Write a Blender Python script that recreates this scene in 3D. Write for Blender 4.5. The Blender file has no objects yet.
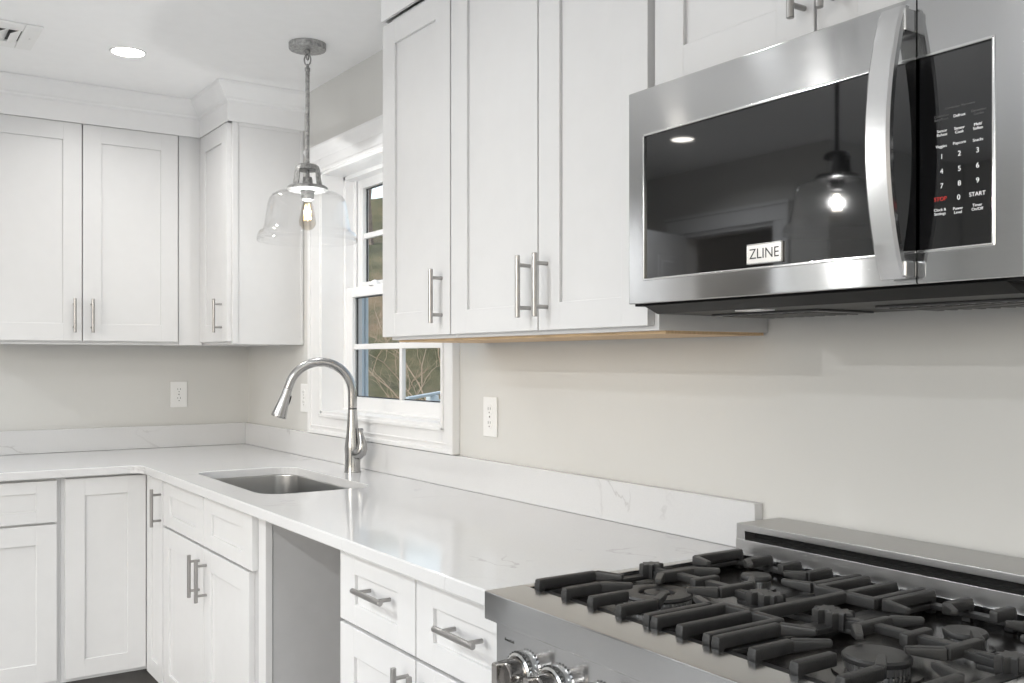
import bpy, bmesh, math, random
from mathutils import Vector, Matrix
random.seed(7)
PI = math.pi
S = bpy.context.scene
COL = S.collection

# ---------------------------------------------------------------- camera
cam = bpy.data.cameras.new('camera'); co = bpy.data.objects.new('camera', cam); COL.objects.link(co)
co.location = (4.705, -1.607, 1.318)
co.rotation_euler = (PI/2, 0, PI/2 - 0.5904)
cam.sensor_width = 36; cam.lens = 985.6*36/1024; cam.shift_y = 0.01826
cam.clip_start = 0.02
S.camera = co

# ---------------------------------------------------------------- world, lights, exposure
S.view_settings.view_transform = 'Standard'; S.view_settings.look = 'None'
S.view_settings.gamma = 1.0; S.view_settings.exposure = 0.27; S.view_settings.use_curve_mapping = False
W = bpy.data.worlds.new('sky'); S.world = W; W.use_nodes = True
wn = W.node_tree.nodes; wl = W.node_tree.links
bg = wn['Background']; sky = wn.new('ShaderNodeTexSky'); sky.sky_type = 'NISHITA'
sky.sun_disc = False; sky.sun_elevation = 0.5; sky.sun_rotation = 2.6; sky.air_density = 1.3; sky.dust_density = 3.0
hs = wn.new('ShaderNodeHueSaturation'); hs.inputs['Saturation'].default_value = 0.55
wl.new(sky.outputs[0], hs.inputs['Color']); wl.new(hs.outputs[0], bg.inputs['Color'])
bg.inputs['Strength'].default_value = 0.28

def area_light(name, loc, rot, sx, sy, power, color=(1, 1, 1), spread=PI, shape='RECTANGLE'):
    l = bpy.data.lights.new(name, 'AREA'); l.shape = shape; l.size = sx; l.size_y = sy
    l.energy = power; l.color = color; l.spread = spread
    o = bpy.data.objects.new(name, l); COL.objects.link(o); o.location = loc; o.rotation_euler = rot
    return o
def point_light(name, loc, power, color, r=0.03):
    l = bpy.data.lights.new(name, 'POINT'); l.energy = power; l.color = color; l.shadow_soft_size = r
    o = bpy.data.objects.new(name, l); COL.objects.link(o); o.location = loc
    return o
# added area fills standing in for daylight, in unseen openings behind the camera
area_light('added_fill_right', (7.06, -1.9, 1.35), (0, PI/2, 0), 2.1, 2.6, 5, (0.86, 0.94, 1.05))
area_light('added_fill_rear', (3.8, -4.56, 1.75), (PI/2, 0, 0), 3.0, 1.2, 20, (0.86, 0.94, 1.05))

# ---------------------------------------------------------------- materials
def nt(name):
    m = bpy.data.materials.new(name); m.use_nodes = True
    return m, m.node_tree.nodes, m.node_tree.links, m.node_tree.nodes['Principled BSDF']
def mat(name, col, rough=0.5, metal=0.0, var=0.0, vscale=20, bump=0.0, bscale=200, coat=0.0, spec=0.5, stretch=None):
    m, n, l, p = nt(name)
    p.inputs['Base Color'].default_value = (*col, 1); p.inputs['Roughness'].default_value = rough
    p.inputs['Metallic'].default_value = metal; p.inputs['Coat Weight'].default_value = coat
    p.inputs['Specular IOR Level'].default_value = spec
    tc = n.new('ShaderNodeTexCoord'); mp = n.new('ShaderNodeMapping'); l.new(tc.outputs['Object'], mp.inputs['Vector'])
    if stretch: mp.inputs['Scale'].default_value = stretch
    nz = n.new('ShaderNodeTexNoise'); nz.inputs['Scale'].default_value = vscale; nz.inputs['Detail'].default_value = 4
    l.new(mp.outputs[0], nz.inputs['Vector'])
    r = n.new('ShaderNodeValToRGB'); l.new(nz.outputs['Fac'], r.inputs['Fac'])
    a = tuple(max(0, c*(1-var)) for c in col); b = tuple(min(1, c*(1+var)) for c in col)
    r.color_ramp.elements[0].color = (*a, 1); r.color_ramp.elements[0].position = 0.3
    r.color_ramp.elements[1].color = (*b, 1); r.color_ramp.elements[1].position = 0.7
    l.new(r.outputs[0], p.inputs['Base Color'])
    if bump:
        nb = n.new('ShaderNodeTexNoise'); nb.inputs['Scale'].default_value = bscale; l.new(mp.outputs[0], nb.inputs['Vector'])
        bm = n.new('ShaderNodeBump'); bm.inputs['Strength'].default_value = bump; bm.inputs['Distance'].default_value = 0.002
        l.new(nb.outputs['Fac'], bm.inputs['Height']); l.new(bm.outputs[0], p.inputs['Normal'])
    return m
def steel(name, col=(0.62, 0.62, 0.61), rough=0.26, aniso=0.0, tangent=(1, 0, 0), streak=(1.5, 60, 60), var=0.02):
    m, n, l, p = nt(name)
    p.inputs['Metallic'].default_value = 1.0
    tc = n.new('ShaderNodeTexCoord'); mp = n.new('ShaderNodeMapping'); mp.inputs['Scale'].default_value = streak
    l.new(tc.outputs['Object'], mp.inputs['Vector'])
    nz = n.new('ShaderNodeTexNoise'); nz.inputs['Scale'].default_value = 4; nz.inputs['Detail'].default_value = 6
    l.new(mp.outputs[0], nz.inputs['Vector'])
    r = n.new('ShaderNodeValToRGB'); l.new(nz.outputs['Fac'], r.inputs['Fac'])
    r.color_ramp.elements[0].position = 0.25; r.color_ramp.elements[1].position = 0.75
    r.color_ramp.elements[0].color = (*[c*(1-var) for c in col], 1); r.color_ramp.elements[1].color = (*[c*(1+var) for c in col], 1)
    l.new(r.outputs[0], p.inputs['Base Color'])
    mr = n.new('ShaderNodeMapRange'); mr.inputs['To Min'].default_value = rough*0.85; mr.inputs['To Max'].default_value = rough*1.15
    l.new(nz.outputs['Fac'], mr.inputs['Value']); l.new(mr.outputs[0], p.inputs['Roughness'])
    if aniso:
        p.inputs['Anisotropic'].default_value = aniso
        cx = n.new('ShaderNodeCombineXYZ')
        for i in range(3): cx.inputs[i].default_value = tangent[i]
        l.new(cx.outputs[0], p.inputs['Tangent'])
    return m
def emit(name, col, strength):
    m, n, l, p = nt(name); p.inputs['Base Color'].default_value = (*col, 1)
    p.inputs['Emission Color'].default_value = (*col, 1); p.inputs['Emission Strength'].default_value = strength
    return m
def thin_glass(name, tint=(1, 1, 1), refl=1.0, blend=0.15):
    m = bpy.data.materials.new(name); m.use_nodes = True; n = m.node_tree.nodes; l = m.node_tree.links; n.clear()
    o = n.new('ShaderNodeOutputMaterial'); t = n.new('ShaderNodeBsdfTransparent'); g = n.new('ShaderNodeBsdfGlossy')
    t.inputs['Color'].default_value = (*tint, 1); g.inputs['Roughness'].default_value = 0.02
    lw = n.new('ShaderNodeLayerWeight'); lw.inputs['Blend'].default_value = 0.5
    pw = n.new('ShaderNodeMath'); pw.operation = 'POWER'; pw.inputs[1].default_value = 4.0; l.new(lw.outputs['Facing'], pw.inputs[0])
    mul = n.new('ShaderNodeMath'); mul.operation = 'MULTIPLY_ADD'; mul.inputs[1].default_value = refl*0.5; mul.inputs[2].default_value = blend*0.12
    l.new(pw.outputs[0], mul.inputs[0])
    mx = n.new('ShaderNodeMixShader'); l.new(mul.outputs[0], mx.inputs[0]); l.new(t.outputs[0], mx.inputs[1]); l.new(g.outputs[0], mx.inputs[2])
    l.new(mx.outputs[0], o.inputs['Surface'])
    return m
def quartz():
    m, n, l, p = nt('white_quartz')
    p.inputs['Roughness'].default_value = 0.09; p.inputs['Specular IOR Level'].default_value = 0.55
    tc = n.new('ShaderNodeTexCoord')
    nz = n.new('ShaderNodeTexNoise'); nz.inputs['Scale'].default_value = 3.4; nz.inputs['Detail'].default_value = 12; nz.inputs['Distortion'].default_value = 0.8
    l.new(tc.outputs['Object'], nz.inputs['Vector'])
    # veins: narrow band where noise crosses 0.5
    sub = n.new('ShaderNodeMath'); sub.operation = 'SUBTRACT'; sub.inputs[1].default_value = 0.5; l.new(nz.outputs['Fac'], sub.inputs[0])
    ab = n.new('ShaderNodeMath'); ab.operation = 'ABSOLUTE'; l.new(sub.outputs[0], ab.inputs[0])
    r = n.new('ShaderNodeValToRGB'); l.new(ab.outputs[0], r.inputs['Fac'])
    r.color_ramp.elements[0].color = (1, 1, 1, 1); r.color_ramp.elements[0].position = 0.0
    r.color_ramp.elements[1].color = (0, 0, 0, 1); r.color_ramp.elements[1].position = 0.010
    n2 = n.new('ShaderNodeTexNoise'); n2.inputs['Scale'].default_value = 3.1; n2.inputs['Detail'].default_value = 3
    l.new(tc.outputs['Object'], n2.inputs['Vector'])
    r2 = n.new('ShaderNodeValToRGB'); l.new(n2.outputs['Fac'], r2.inputs['Fac'])
    r2.color_ramp.elements[0].position = 0.54; r2.color_ramp.elements[1].position = 0.64
    mu = n.new('ShaderNodeMath'); mu.operation = 'MULTIPLY'; l.new(r.outputs[0], mu.inputs[0]); l.new(r2.outputs[0], mu.inputs[1])
    mu2 = n.new('ShaderNodeMath'); mu2.operation = 'MULTIPLY'; mu2.inputs[1].default_value = 0.62; l.new(mu.outputs[0], mu2.inputs[0])
    n3 = n.new('ShaderNodeTexNoise'); n3.inputs['Scale'].default_value = 260; l.new(tc.outputs['Object'], n3.inputs['Vector'])
    base = n.new('ShaderNodeMix'); base.data_type = 'RGBA'; l.new(n3.outputs['Fac'], base.inputs['Factor'])
    base.inputs['A'].default_value = (0.62, 0.62, 0.625, 1); base.inputs['B'].default_value = (0.67, 0.67, 0.67, 1)
    mx = n.new('ShaderNodeMix'); mx.data_type = 'RGBA'; l.new(mu2.outputs[0], mx.inputs['Factor'])
    l.new(base.outputs['Result'], mx.inputs['A']); mx.inputs['B'].default_value = (0.42, 0.41, 0.41, 1)
    l.new(mx.outputs['Result'], p.inputs['Base Color'])
    return m

M = dict(
    cab=mat('white_cabinet_paint', (0.675, 0.675, 0.675), 0.38, var=0.01, bump=0.04, bscale=350),
    trimw=mat('white_trim_paint', (0.78, 0.78, 0.78), 0.33, var=0.01, bump=0.03, bscale=300),
    ceil=mat('ceiling_paint', (0.92, 0.92, 0.92), 0.9, var=0.01, bump=0.05, bscale=260),
    wall=mat('greige_wall_paint', (0.645, 0.64, 0.618), 0.75, var=0.012, vscale=5, bump=0.06, bscale=240),
    floor=mat('grey_plank_floor', (0.42, 0.415, 0.41), 0.35, var=0.25, vscale=6, stretch=(1, 9, 1)),
    birch=mat('raw_birch_plywood', (0.62, 0.44, 0.26), 0.6, var=0.12, vscale=14, stretch=(1, 12, 1)),
    shaded_side=mat('shade_toned_melamine', (0.50, 0.50, 0.505), 0.5, var=0.02, bump=0.03),  # white melamine greyed so its colour carries the shade of the unlit side
    quartz=quartz(),
    steel=steel('brushed_steel', rough=0.115, aniso=0.97, var=.006, tangent=(0, 0, 1), col=(.54, .54, .54)),
    steelf=steel('brushed_steel_cooktop', col=(0.52, 0.525, 0.53), rough=0.13, aniso=0.85, var=.01, tangent=(0, .7, .7)),
    steelb=steel('satin_steel_backguard', col=(0.50, 0.495, 0.49), rough=0.36, var=.01),
    steelp=steel('polished_steel', col=(0.72, 0.72, 0.71), rough=0.12, streak=(40, 40, 4)),
    nickel=steel('brushed_nickel', col=(0.40, 0.397, 0.392), rough=0.24, var=.012, streak=(60, 60, 4)),
    hsteel=steel('handle_steel', col=(0.64, 0.64, 0.64), rough=0.22, var=.01, aniso=.7, tangent=(0, 0, 1)),
    pull=steel('satin_nickel_pull', col=(0.40, 0.39, 0.38), rough=0.33, streak=(60, 60, 4)),
    sink=steel('satin_steel_sink', col=(0.50, 0.50, 0.495), rough=0.30, streak=(3, 90, 90), aniso=0.4),
    galv=mat('weathered_galvanized_metal', (0.36, 0.36, 0.355), 0.5, 0.5, var=0.35, vscale=90, bump=0.15, bscale=150),
    knob=steel('dark_polished_steel', col=(0.45, 0.43, 0.41), rough=0.13, streak=(80, 80, 80)),
    black=mat('black_plastic', (0.012, 0.012, 0.012), 0.4, var=0.1, spec=0.12),
    bglass=mat('black_glass', (0.006, 0.006, 0.0065), 0.03, var=0.05, spec=0.9),
    iron=mat('cast_iron', (0.036, 0.0355, 0.035), 0.40, var=0.15, vscale=60, bump=0.25, bscale=500),
    enamel=mat('black_enamel', (0.018, 0.016, 0.015), 0.22, var=0.2),
    under=mat('dark_grey_vent_metal', (0.10, 0.10, 0.10), 0.4, 0.6, var=0.1),
    burnerbase=steel('burner_aluminium', col=(0.7, 0.7, 0.7), rough=0.3),
    white_plastic=mat('white_plastic', (0.84, 0.84, 0.83), 0.35, var=0.01),
    slot=mat('dark_slot', (0.05, 0.05, 0.05), 0.6, var=0.1),
    badge=mat('badge_plate', (0.72, 0.70, 0.67), 0.3, 0.3, var=0.02),
    ink=mat('dark_lettering', (0.03, 0.03, 0.03), 0.5),
    print=emit('white_panel_print', (0.75, 0.75, 0.75), 0.3),
    printdim=mat('dim_panel_print', (0.14, 0.14, 0.14), 0.5),
    red=emit('red_panel_print', (0.75, 0.05, 0.04), 0.1),
    glass=thin_glass('clear_shade_glass', (0.997, 0.997, 0.997), 1.3, 0.2),
    pane=thin_glass('window_pane', (0.97, 0.98, 0.98), 0.55, 0.1),
    bulbglass=thin_glass('bulb_glass', (0.97, 0.94, 0.89), 1.0, 0.2),
    filament=emit('filament', (1.0, 0.62, 0.25), 0.7),
    filament_hot=emit('filament_hot', (1.0, 0.92, 0.8), 60.0),
    lens=emit('downlight_lens', (1.0, 0.95, 0.88), 14.0),
    vinyl=mat('sky_tinted_vinyl', (0.62, 0.72, 0.80), 0.4, var=0.02),  # bluish sky light put into the white vinyl colour; the rail shares it
    darkgap=mat('dark_weatherstrip', (0.03, 0.03, 0.035), 0.7),
    bark=mat('tree_bark', (0.16, 0.13, 0.115), 0.9, var=0.4, vscale=14, bump=0.5, bscale=30),
    twig=mat('pale_twig_bark', (0.30, 0.24, 0.19), 0.8, var=0.2, vscale=30),
    toe=mat('grey_toe_kick', (0.13, 0.125, 0.12), 0.5, var=0.1),
    hall=mat('brown_hall_paint', (0.30, 0.22, 0.18), 0.8, var=0.03),
)
def hill_mat():
    m, n, l, p = nt('leaf_litter_and_brush'); p.inputs['Roughness'].default_value = 0.95
    tc = n.new('ShaderNodeTexCoord')
    a = n.new('ShaderNodeTexNoise'); a.inputs['Scale'].default_value = 0.55; a.inputs['Detail'].default_value = 12; a.inputs['Roughness'].default_value = 0.72
    l.new(tc.outputs['Object'], a.inputs['Vector'])
    r = n.new('ShaderNodeValToRGB'); l.new(a.outputs['Fac'], r.inputs['Fac'])
    e = r.color_ramp.elements; e[0].position = 0.36; e[0].color = (0.022, 0.03, 0.012, 1); e[1].position = 0.68; e[1].color = (0.22, 0.16, 0.11, 1)
    x = e.new(0.5); x.color = (0.085, 0.085, 0.045, 1)
    l.new(r.outputs[0], p.inputs['Base Color'])
    return m
M['hill'] = hill_mat()

# ---------------------------------------------------------------- mesh helpers
def smooth(bm, ang=math.radians(35)):
    for f in bm.faces: f.smooth = True
    for e in bm.edges:
        if len(e.link_faces) == 2:
            try: e.smooth = e.calc_face_angle() < ang
            except Exception: pass
def box(bm, x0, x1, y0, y1, z0, z1, bev=0.0, seg=2, rot=None):
    t = bmesh.new(); bmesh.ops.create_cube(t, size=1)
    sx, sy, sz = abs(x1-x0), abs(y1-y0), abs(z1-z0)
    for v in t.verts: v.co = Vector((v.co.x*sx, v.co.y*sy, v.co.z*sz))
    if bev > 0:
        bmesh.ops.bevel(t, geom=t.edges[:], offset=min(bev, 0.45*min(sx, sy, sz)), segments=seg, affect='EDGES', profile=0.5)
    c = Vector(((x0+x1)/2, (y0+y1)/2, (z0+z1)/2))
    for v in t.verts:
        if rot is not None: v.co = rot @ v.co
        v.co += c
    merge(bm, t)
def merge(bm, t):
    me = bpy.data.meshes.new('tmp'); t.to_mesh(me); t.free(); bm.from_mesh(me); bpy.data.meshes.remove(me)
def bar(bm, p0, p1, w, h, bev=0.002, w1=None, h1=None):
    """straight bar from p0 to p1; p are centre-top points; w across, h downwards; optional end sizes"""
    p0 = Vector(p0); p1 = Vector(p1); d = p1-p0; L = d.length; d.normalize()
    side = d.cross(Vector((0, 0, 1))); side.normalize(); up = side.cross(d)
    w1 = w if w1 is None else w1; h1 = h if h1 is None else h1
    t = bmesh.new(); vs = []
    for p, ww, hh in ((p0, w, h), (p1, w1, h1)):
        for a, b in ((-.5, 0), (.5, 0), (.5, -1), (-.5, -1)):
            vs.append(t.verts.new(p + side*a*ww + up*b*hh))
    for f in ((0, 1, 2, 3), (7, 6, 5, 4), (0, 4, 5, 1), (1, 5, 6, 2), (2, 6, 7, 3), (3, 7, 4, 0)): t.faces.new([vs[i] for i in f])
    bmesh.ops.recalc_face_normals(t, faces=t.faces[:])
    if bev: bmesh.ops.bevel(t, geom=t.edges[:], offset=min(bev, .3*min(w, h, w1, h1)), segments=2, affect='EDGES', profile=0.5)
    merge(bm, t)
def loft(bm, rings, cap0=True, cap1=True, closed=True):
    R = [[bm.verts.new(p) for p in r] for r in rings]; n = len(R[0]); fs = []
    for a, b in zip(R, R[1:]):
        for i in range(n if closed else n-1):
            j = (i+1) % n; fs.append(bm.faces.new((a[i], a[j], b[j], b[i])))
    if cap0: fs.append(bm.faces.new(R[0][::-1]))
    if cap1: fs.append(bm.faces.new(R[-1]))
    bmesh.ops.recalc_face_normals(bm, faces=fs)
    return fs
def circ(c, r, n, ax=Vector((0, 0, 1)), ref=None):
    ax = Vector(ax).normalized(); u = ref or (Vector((1, 0, 0)) if abs(ax.x) < .9 else Vector((0, 1, 0)))
    u = (u-ax*u.dot(ax)).normalized(); v = ax.cross(u)
    return [Vector(c)+u*r*math.cos(2*PI*i/n)+v*r*math.sin(2*PI*i/n) for i in range(n)]
def lathe(bm, c, prof, n=32, ax=(0, 0, 1), cap0=True, cap1=True):
    c = Vector(c); ax = Vector(ax).normalized()
    loft(bm, [circ(c+ax*z, max(r, 1e-4), n, ax) for r, z in prof], cap0, cap1)
def tube(bm, pts, r, n=12, caps=True):
    pts = [Vector(p) for p in pts]; rr = r if isinstance(r, (list, tuple)) else [r]*len(pts)
    rings = []; ref = None
    for i, p in enumerate(pts):
        t = (pts[min(i+1, len(pts)-1)]-pts[max(i-1, 0)]).normalized()
        if ref is None: ref = Vector((1, 0, 0)) if abs(t.x) < .8 else Vector((0, 1, 0))
        ref = (ref-t*ref.dot(t)).normalized(); v = t.cross(ref)
        rings.append([p+ref*rr[i]*math.cos(2*PI*k/n)+v*rr[i]*math.sin(2*PI*k/n) for k in range(n)])
    loft(bm, rings, caps, caps)
def prism(bm, prof, a, b, axis):
    """profile [(p,q)] swept from a to b along axis; other two axes get p (first free) and q (second free)"""
    def P(p, q, s): return {'x': (s, p, q), 'y': (p, s, q), 'z': (p, q, s)}[axis]
    loft(bm, [[Vector(P(p, q, a)) for p, q in prof], [Vector(P(p, q, b)) for p, q in prof]])
def setp(o, label=None, cat=None, group=None, kind=None):
    if label: o['label'] = label
    if cat: o['category'] = cat
    if group: o['group'] = group
    if kind: o['kind'] = kind
    return o
def obj(name, bm, m, parent=None, org=None, sm=True, label=None):
    if sm: smooth(bm)
    me = bpy.data.meshes.new(name)
    o = bpy.data.objects.new(name, me); COL.objects.link(o)
    if parent is not None:
        off = Vector(parent['_o']); 
        for v in bm.verts: v.co -= off
        o.parent = parent
        p = parent
        if parent.parent is not None or parent.type == 'MESH': o['_o'] = parent['_o']
        o['_o'] = parent['_o']
    else:
        off = Vector(org or (0, 0, 0))
        for v in bm.verts: v.co -= off
        o.location = off; o['_o'] = tuple(off)
    bm.to_mesh(me); bm.free(); me.materials.append(m)
    if sm:
        wnm = o.modifiers.new('normals', 'WEIGHTED_NORMAL'); wnm.keep_sharp = True; wnm.weight = 80
    if label: o['label'] = label
    return o
def thing(name, label, cat, loc, group=None):
    o = bpy.data.objects.new(name, None); COL.objects.link(o); o.location = loc; o['_o'] = tuple(loc); o.empty_display_size = 0.05
    return setp(o, label, cat, group)
def B(*args, bev=0.0, **k):
    bm = bmesh.new(); box(bm, *args, bev=bev, **k); return bm
def text_bm(s, size, loc, R, depth=0.0004, align='CENTER', bold=0.0, spacing=1.0):
    c = bpy.data.curves.new('t', 'FONT'); c.body = s; c.size = size; c.extrude = depth; c.align_x = align; c.align_y = 'CENTER'; c.offset = bold; c.space_character = spacing
    to = bpy.data.objects.new('t', c); COL.objects.link(to)
    bpy.context.view_layer.update()
    me = bpy.data.meshes.new_from_object(to.evaluated_get(bpy.context.evaluated_depsgraph_get()))
    bm = bmesh.new(); bm.from_mesh(me); bpy.data.meshes.remove(me)
    bpy.data.objects.remove(to); bpy.data.curves.remove(c)
    for v in bm.verts: v.co = R @ v.co + Vector(loc)
    return bm
FACE_Y = Matrix(((1, 0, 0), (0, 0, -1), (0, 1, 0)))          # text facing -y

# ---------------------------------------------------------------- room shell
CEIL = 2.45; XR = 7.0; YF = -3.32
def struct(name, bm, m, sm=False):
    return setp(obj(name, bm, m, sm=sm), kind='structure')
WX0, WX1, WZ0, WZ1 = 0.935, 1.93, 1.10, 2.083                 # window opening
bm = bmesh.new()
box(bm, -0.12, WX0, 0, 0.16, 0, CEIL); box(bm, WX1, XR+.12, 0, 0.16, 0, CEIL)
box(bm, WX0, WX1, 0, 0.16, 0, WZ0); box(bm, WX0, WX1, 0, 0.16, WZ1, CEIL)
struct('wall_back', bm, M['wall'])
struct('wall_left', B(-0.12, 0, -5.0, 0, 0, CEIL), M['wall'])
# opposite wall: near part with doorway, then stepping back with an added, unseen opening for the rear fill lamp
DX0, DX1, DZ = 0.33, 1.07, 2.07
bm = bmesh.new()
box(bm, 0, DX0, YF-.12, YF, 0, CEIL); box(bm, DX1, 1.42, YF-.12, YF, 0, CEIL); box(bm, DX0, DX1, YF-.12, YF, DZ, CEIL)
box(bm, 1.30, 1.42, -4.5, YF-.12, 0, CEIL)
box(bm, 1.42, 2.3, -4.62, -4.5, 0, CEIL); box(bm, 5.3, XR, -4.62, -4.5, 0, CEIL); box(bm, 2.3, 5.3, -4.62, -4.5, 0, 1.1); box(bm, 2.3, 5.3, -4.62, -4.5, 2.35, CEIL)
struct('wall_front', bm, M['wall'])
bm = bmesh.new()
box(bm, XR, XR+.12, -4.62, -3.2, 0, CEIL); box(bm, XR, XR+.12, -.6, 0, 0, CEIL); box(bm, XR, XR+.12, -3.2, -.6, 0, .3); box(bm, XR, XR+.12, -3.2, -.6, 2.4, CEIL)  # opening added for the right fill lamp, out of view
struct('wall_right', bm, M['wall'])
struct('wall_hall', B(-0.12, 1.3, -5.12, -5.0, 0, CEIL), M['hall'])
struct('ceiling', B(-.12, XR+.12, -5.12, .16, CEIL, CEIL+.1), M['ceil'])
struct('floor', B(-.12, XR+.12, -5.12, .16, -.1, 0), M['floor'])
bm = bmesh.new(); box(bm, DX1+.11, 1.42, YF, YF+.015, 0, .12, .003); struct('baseboard_front', bm, M['trimw'])

# door casing and open door leaf (only ever seen mirrored in the microwave glass)
bm = bmesh.new()
for a, b in ((DX0-.10, DX0), (DX1, DX1+.10)):
    box(bm, a, b, YF, YF+.02, 0, DZ, .003); 
box(bm, DX0-.10, DX1+.10, YF, YF+.02, DZ, DZ+.10, .003); box(bm, DX0-.11, DX1+.11, YF, YF+.03, DZ+.085, DZ+.105, .004)
box(bm, DX0, DX0+.02, YF-.12, YF, 0, DZ); box(bm, DX1-.02, DX1, YF-.12, YF, 0, DZ); box(bm, DX0, DX1, YF-.12, YF, DZ-.02, DZ)
d1 = struct('door_1', bm, M['trimw'])
def panel_leaf(bm, w, h, t=.035):
    box(bm, 0, w, -t, 0, 0, h, .002)
    for (a, b, c, d) in ((.12, w/2-.04, 1.35, h-.13), (w/2+.04, w-.12, 1.35, h-.13), (.12, w/2-.04, .25, 1.2), (w/2+.04, w-.12, .25, 1.2)):
        box(bm, a, b, -t-.004, .004, c, d, .004); box(bm, a+.03, b-.03, -t-.008, .008, c+.03, d-.03, .006)
bm = bmesh.new(); panel_leaf(bm, .73, 2.04)
R = Matrix.Rotation(math.radians(73), 3, 'Z')
for v in bm.verts: v.co = R @ v.co + Vector((DX0+.04, YF+.03, .012))
obj('door_leaf', bm, M['trimw'], d1, sm=False)

# ---------------------------------------------------------------- window over the sink
bm = bmesh.new()
CO, CT = 0.115, -0.020
# casing boards (picture-frame) with back band and inner bead
box(bm, WX0-CO, WX0, CT, 0, 1.018, WZ1+.07, .002); box(bm, WX1, WX1+CO*.70, CT, 0, 1.018, WZ1+.07, .002)
box(bm, WX0, WX1, CT, 0, 1.018, WZ0, .002); box(bm, WX0, WX1, CT, 0, WZ1, WZ1+.07, .002)
X2 = WX1+CO*.70
for a, b in ((WX0-CO-.0012, WX0-CO+.018), (X2-.018, X2+.0012)): box(bm, a, b, CT-.010, -.0008, 1.0175, WZ1+.069, .003)
box(bm, WX0-CO+.017, X2-.017, CT-.009, -.0008, 1.0178, 1.034, .003)
for a, b in ((WX0-.012, WX0+.002), (WX1-.002, WX1+.012)): box(bm, a, b, CT-.006, .0, WZ0-.01, WZ1, .003)
box(bm, WX0-.012, WX1+.012, CT-.006, 0, WZ0-.012, WZ0+.002, .003); box(bm, WX0-.012, WX1+.012, CT-.006, 0, WZ1-.002, WZ1+.014, .003)
box(bm, WX0-CO+.02, X2-.02, CT-.004, 0, 1.046, 1.052, .002)
# header cap
prism(bm, [(0, WZ1+.055), (-.022, WZ1+.055), (-.026, WZ1+.07), (-.030, WZ1+.078), (-.040, WZ1+.092), (-.044, WZ1+.097), (-.044, WZ1+.106), (0, WZ1+.106)], WX0-CO-.012, X2+.012, 'x')
wroot = struct('window_1', bm, M['trimw'])
bm = bmesh.new()                                            # jamb lining
t = .012
box(bm, WX0, WX0+t, CT, .16, WZ0, WZ1, .001); box(bm, WX1-t, WX1, CT, .16, WZ0, WZ1, .001)
box(bm, WX0, WX1, CT, .16, WZ1-t, WZ1, .001); box(bm, WX0, WX1, CT, .16, WZ0, WZ0+t, .001)
for a, b in ((WX0+t, WX0+.032), (WX1-.032, WX1-t)): box(bm, a, b, .075, .15, WZ0+t, WZ1-t, .002)
for a, b in ((WX0+t, WX0+.05), (WX1-.05, WX1-t)): box(bm, a, b, .112, .120, WZ0+t, WZ1-t, .002); 
box(bm, WX0+t, WX1-t, .075, .15, WZ1-.03, WZ1-t, .002); box(bm, WX0+t, WX1-t, .07, .15, WZ0+t, WZ0+.022, .002)
obj('window_jamb', bm, M['trimw'], wroot, sm=False)
def sash(x0, x1, z0, z1, y0, y1, st, rb, rt, mz, name):
    bm = bmesh.new()
    box(bm, x0, x0+st, y0, y1, z0, z1, .003); box(bm, x1-st, x1, y0, y1, z0, z1, .003)
    box(bm, x0+st, x1-st, y0, y1, z0, z0+rb, .003); box(bm, x0+st, x1-st, y0, y1, z1-rt, z1, .003)
    s = obj(name, bm, M['trimw'], wroot)
    bm = bmesh.new(); ym = (y0+y1)/2; xm = (x0+x1)/2
    box(bm, x0+st, x1-st, ym-.009, ym+.009, mz-.011, mz+.011, .003); box(bm, xm-.0105, xm+.0105, ym-.0084, ym+.0084, z0+rb, z1-rt, .002)
    obj('muntin', bm, M['trimw'], s)
    obj('pane', B(x0+st, x1-st, ym-.002, ym+.002, z0+rb, z1-rt), M['pane'], s, sm=False)
    bm = bmesh.new(); g = .004
    for a, b, c, d in ((x0+st, x0+st+g, z0+rb, z1-rt), (x1-st-g, x1-st, z0+rb, z1-rt), (x0+st, x1-st, z0+rb, z0+rb+g), (x0+st, x1-st, z1-rt-g, z1-rt)):
        box(bm, a, b, ym+.003, ym+.010, c, d)
    obj('glazing_seal', bm, M['darkgap'], s, sm=False)
sash(WX0+.022, WX1-.022, WZ0+.015, 1.612, .080, .112, .066, .055, .040, 1.372, 'lower_sash')
sash(WX0+.022, WX1-.022, 1.590, WZ1-.020, .122, .152, .072, .045, .046, 1.823, 'upper_sash')
bm = bmesh.new(); lathe(bm, (1.20, .096, 1.612), [(.026, 0), (.026, .006), (.016, .012), (.012, .018), (.004, .021)], 20); box(bm, 1.17, 1.23, .088, .106, 1.612, 1.620, .003)
obj('sash_lock', bm, M['trimw'], wroot)
bm = bmesh.new()                                            # exterior vinyl frame and storm screen track, blue of the sky light put into its colour
for a, b in ((WX0-.04, WX0+.003), (WX1-.003, WX1+.04)):
    box(bm, a, b, .158, .176, WZ0-.02, WZ1+.02, .003); box(bm, a, b, .180, .194, WZ0-.02, WZ1+.02, .003)
box(bm, WX0-.03, WX1+.03, .158, .21, WZ0-.05, WZ0+.0, .003); box(bm, WX0-.03, WX1+.03, .158, .194, WZ1-.01, WZ1+.05, .003)
obj('exterior_frame', bm, M['vinyl'], wroot, sm=False)

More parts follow.
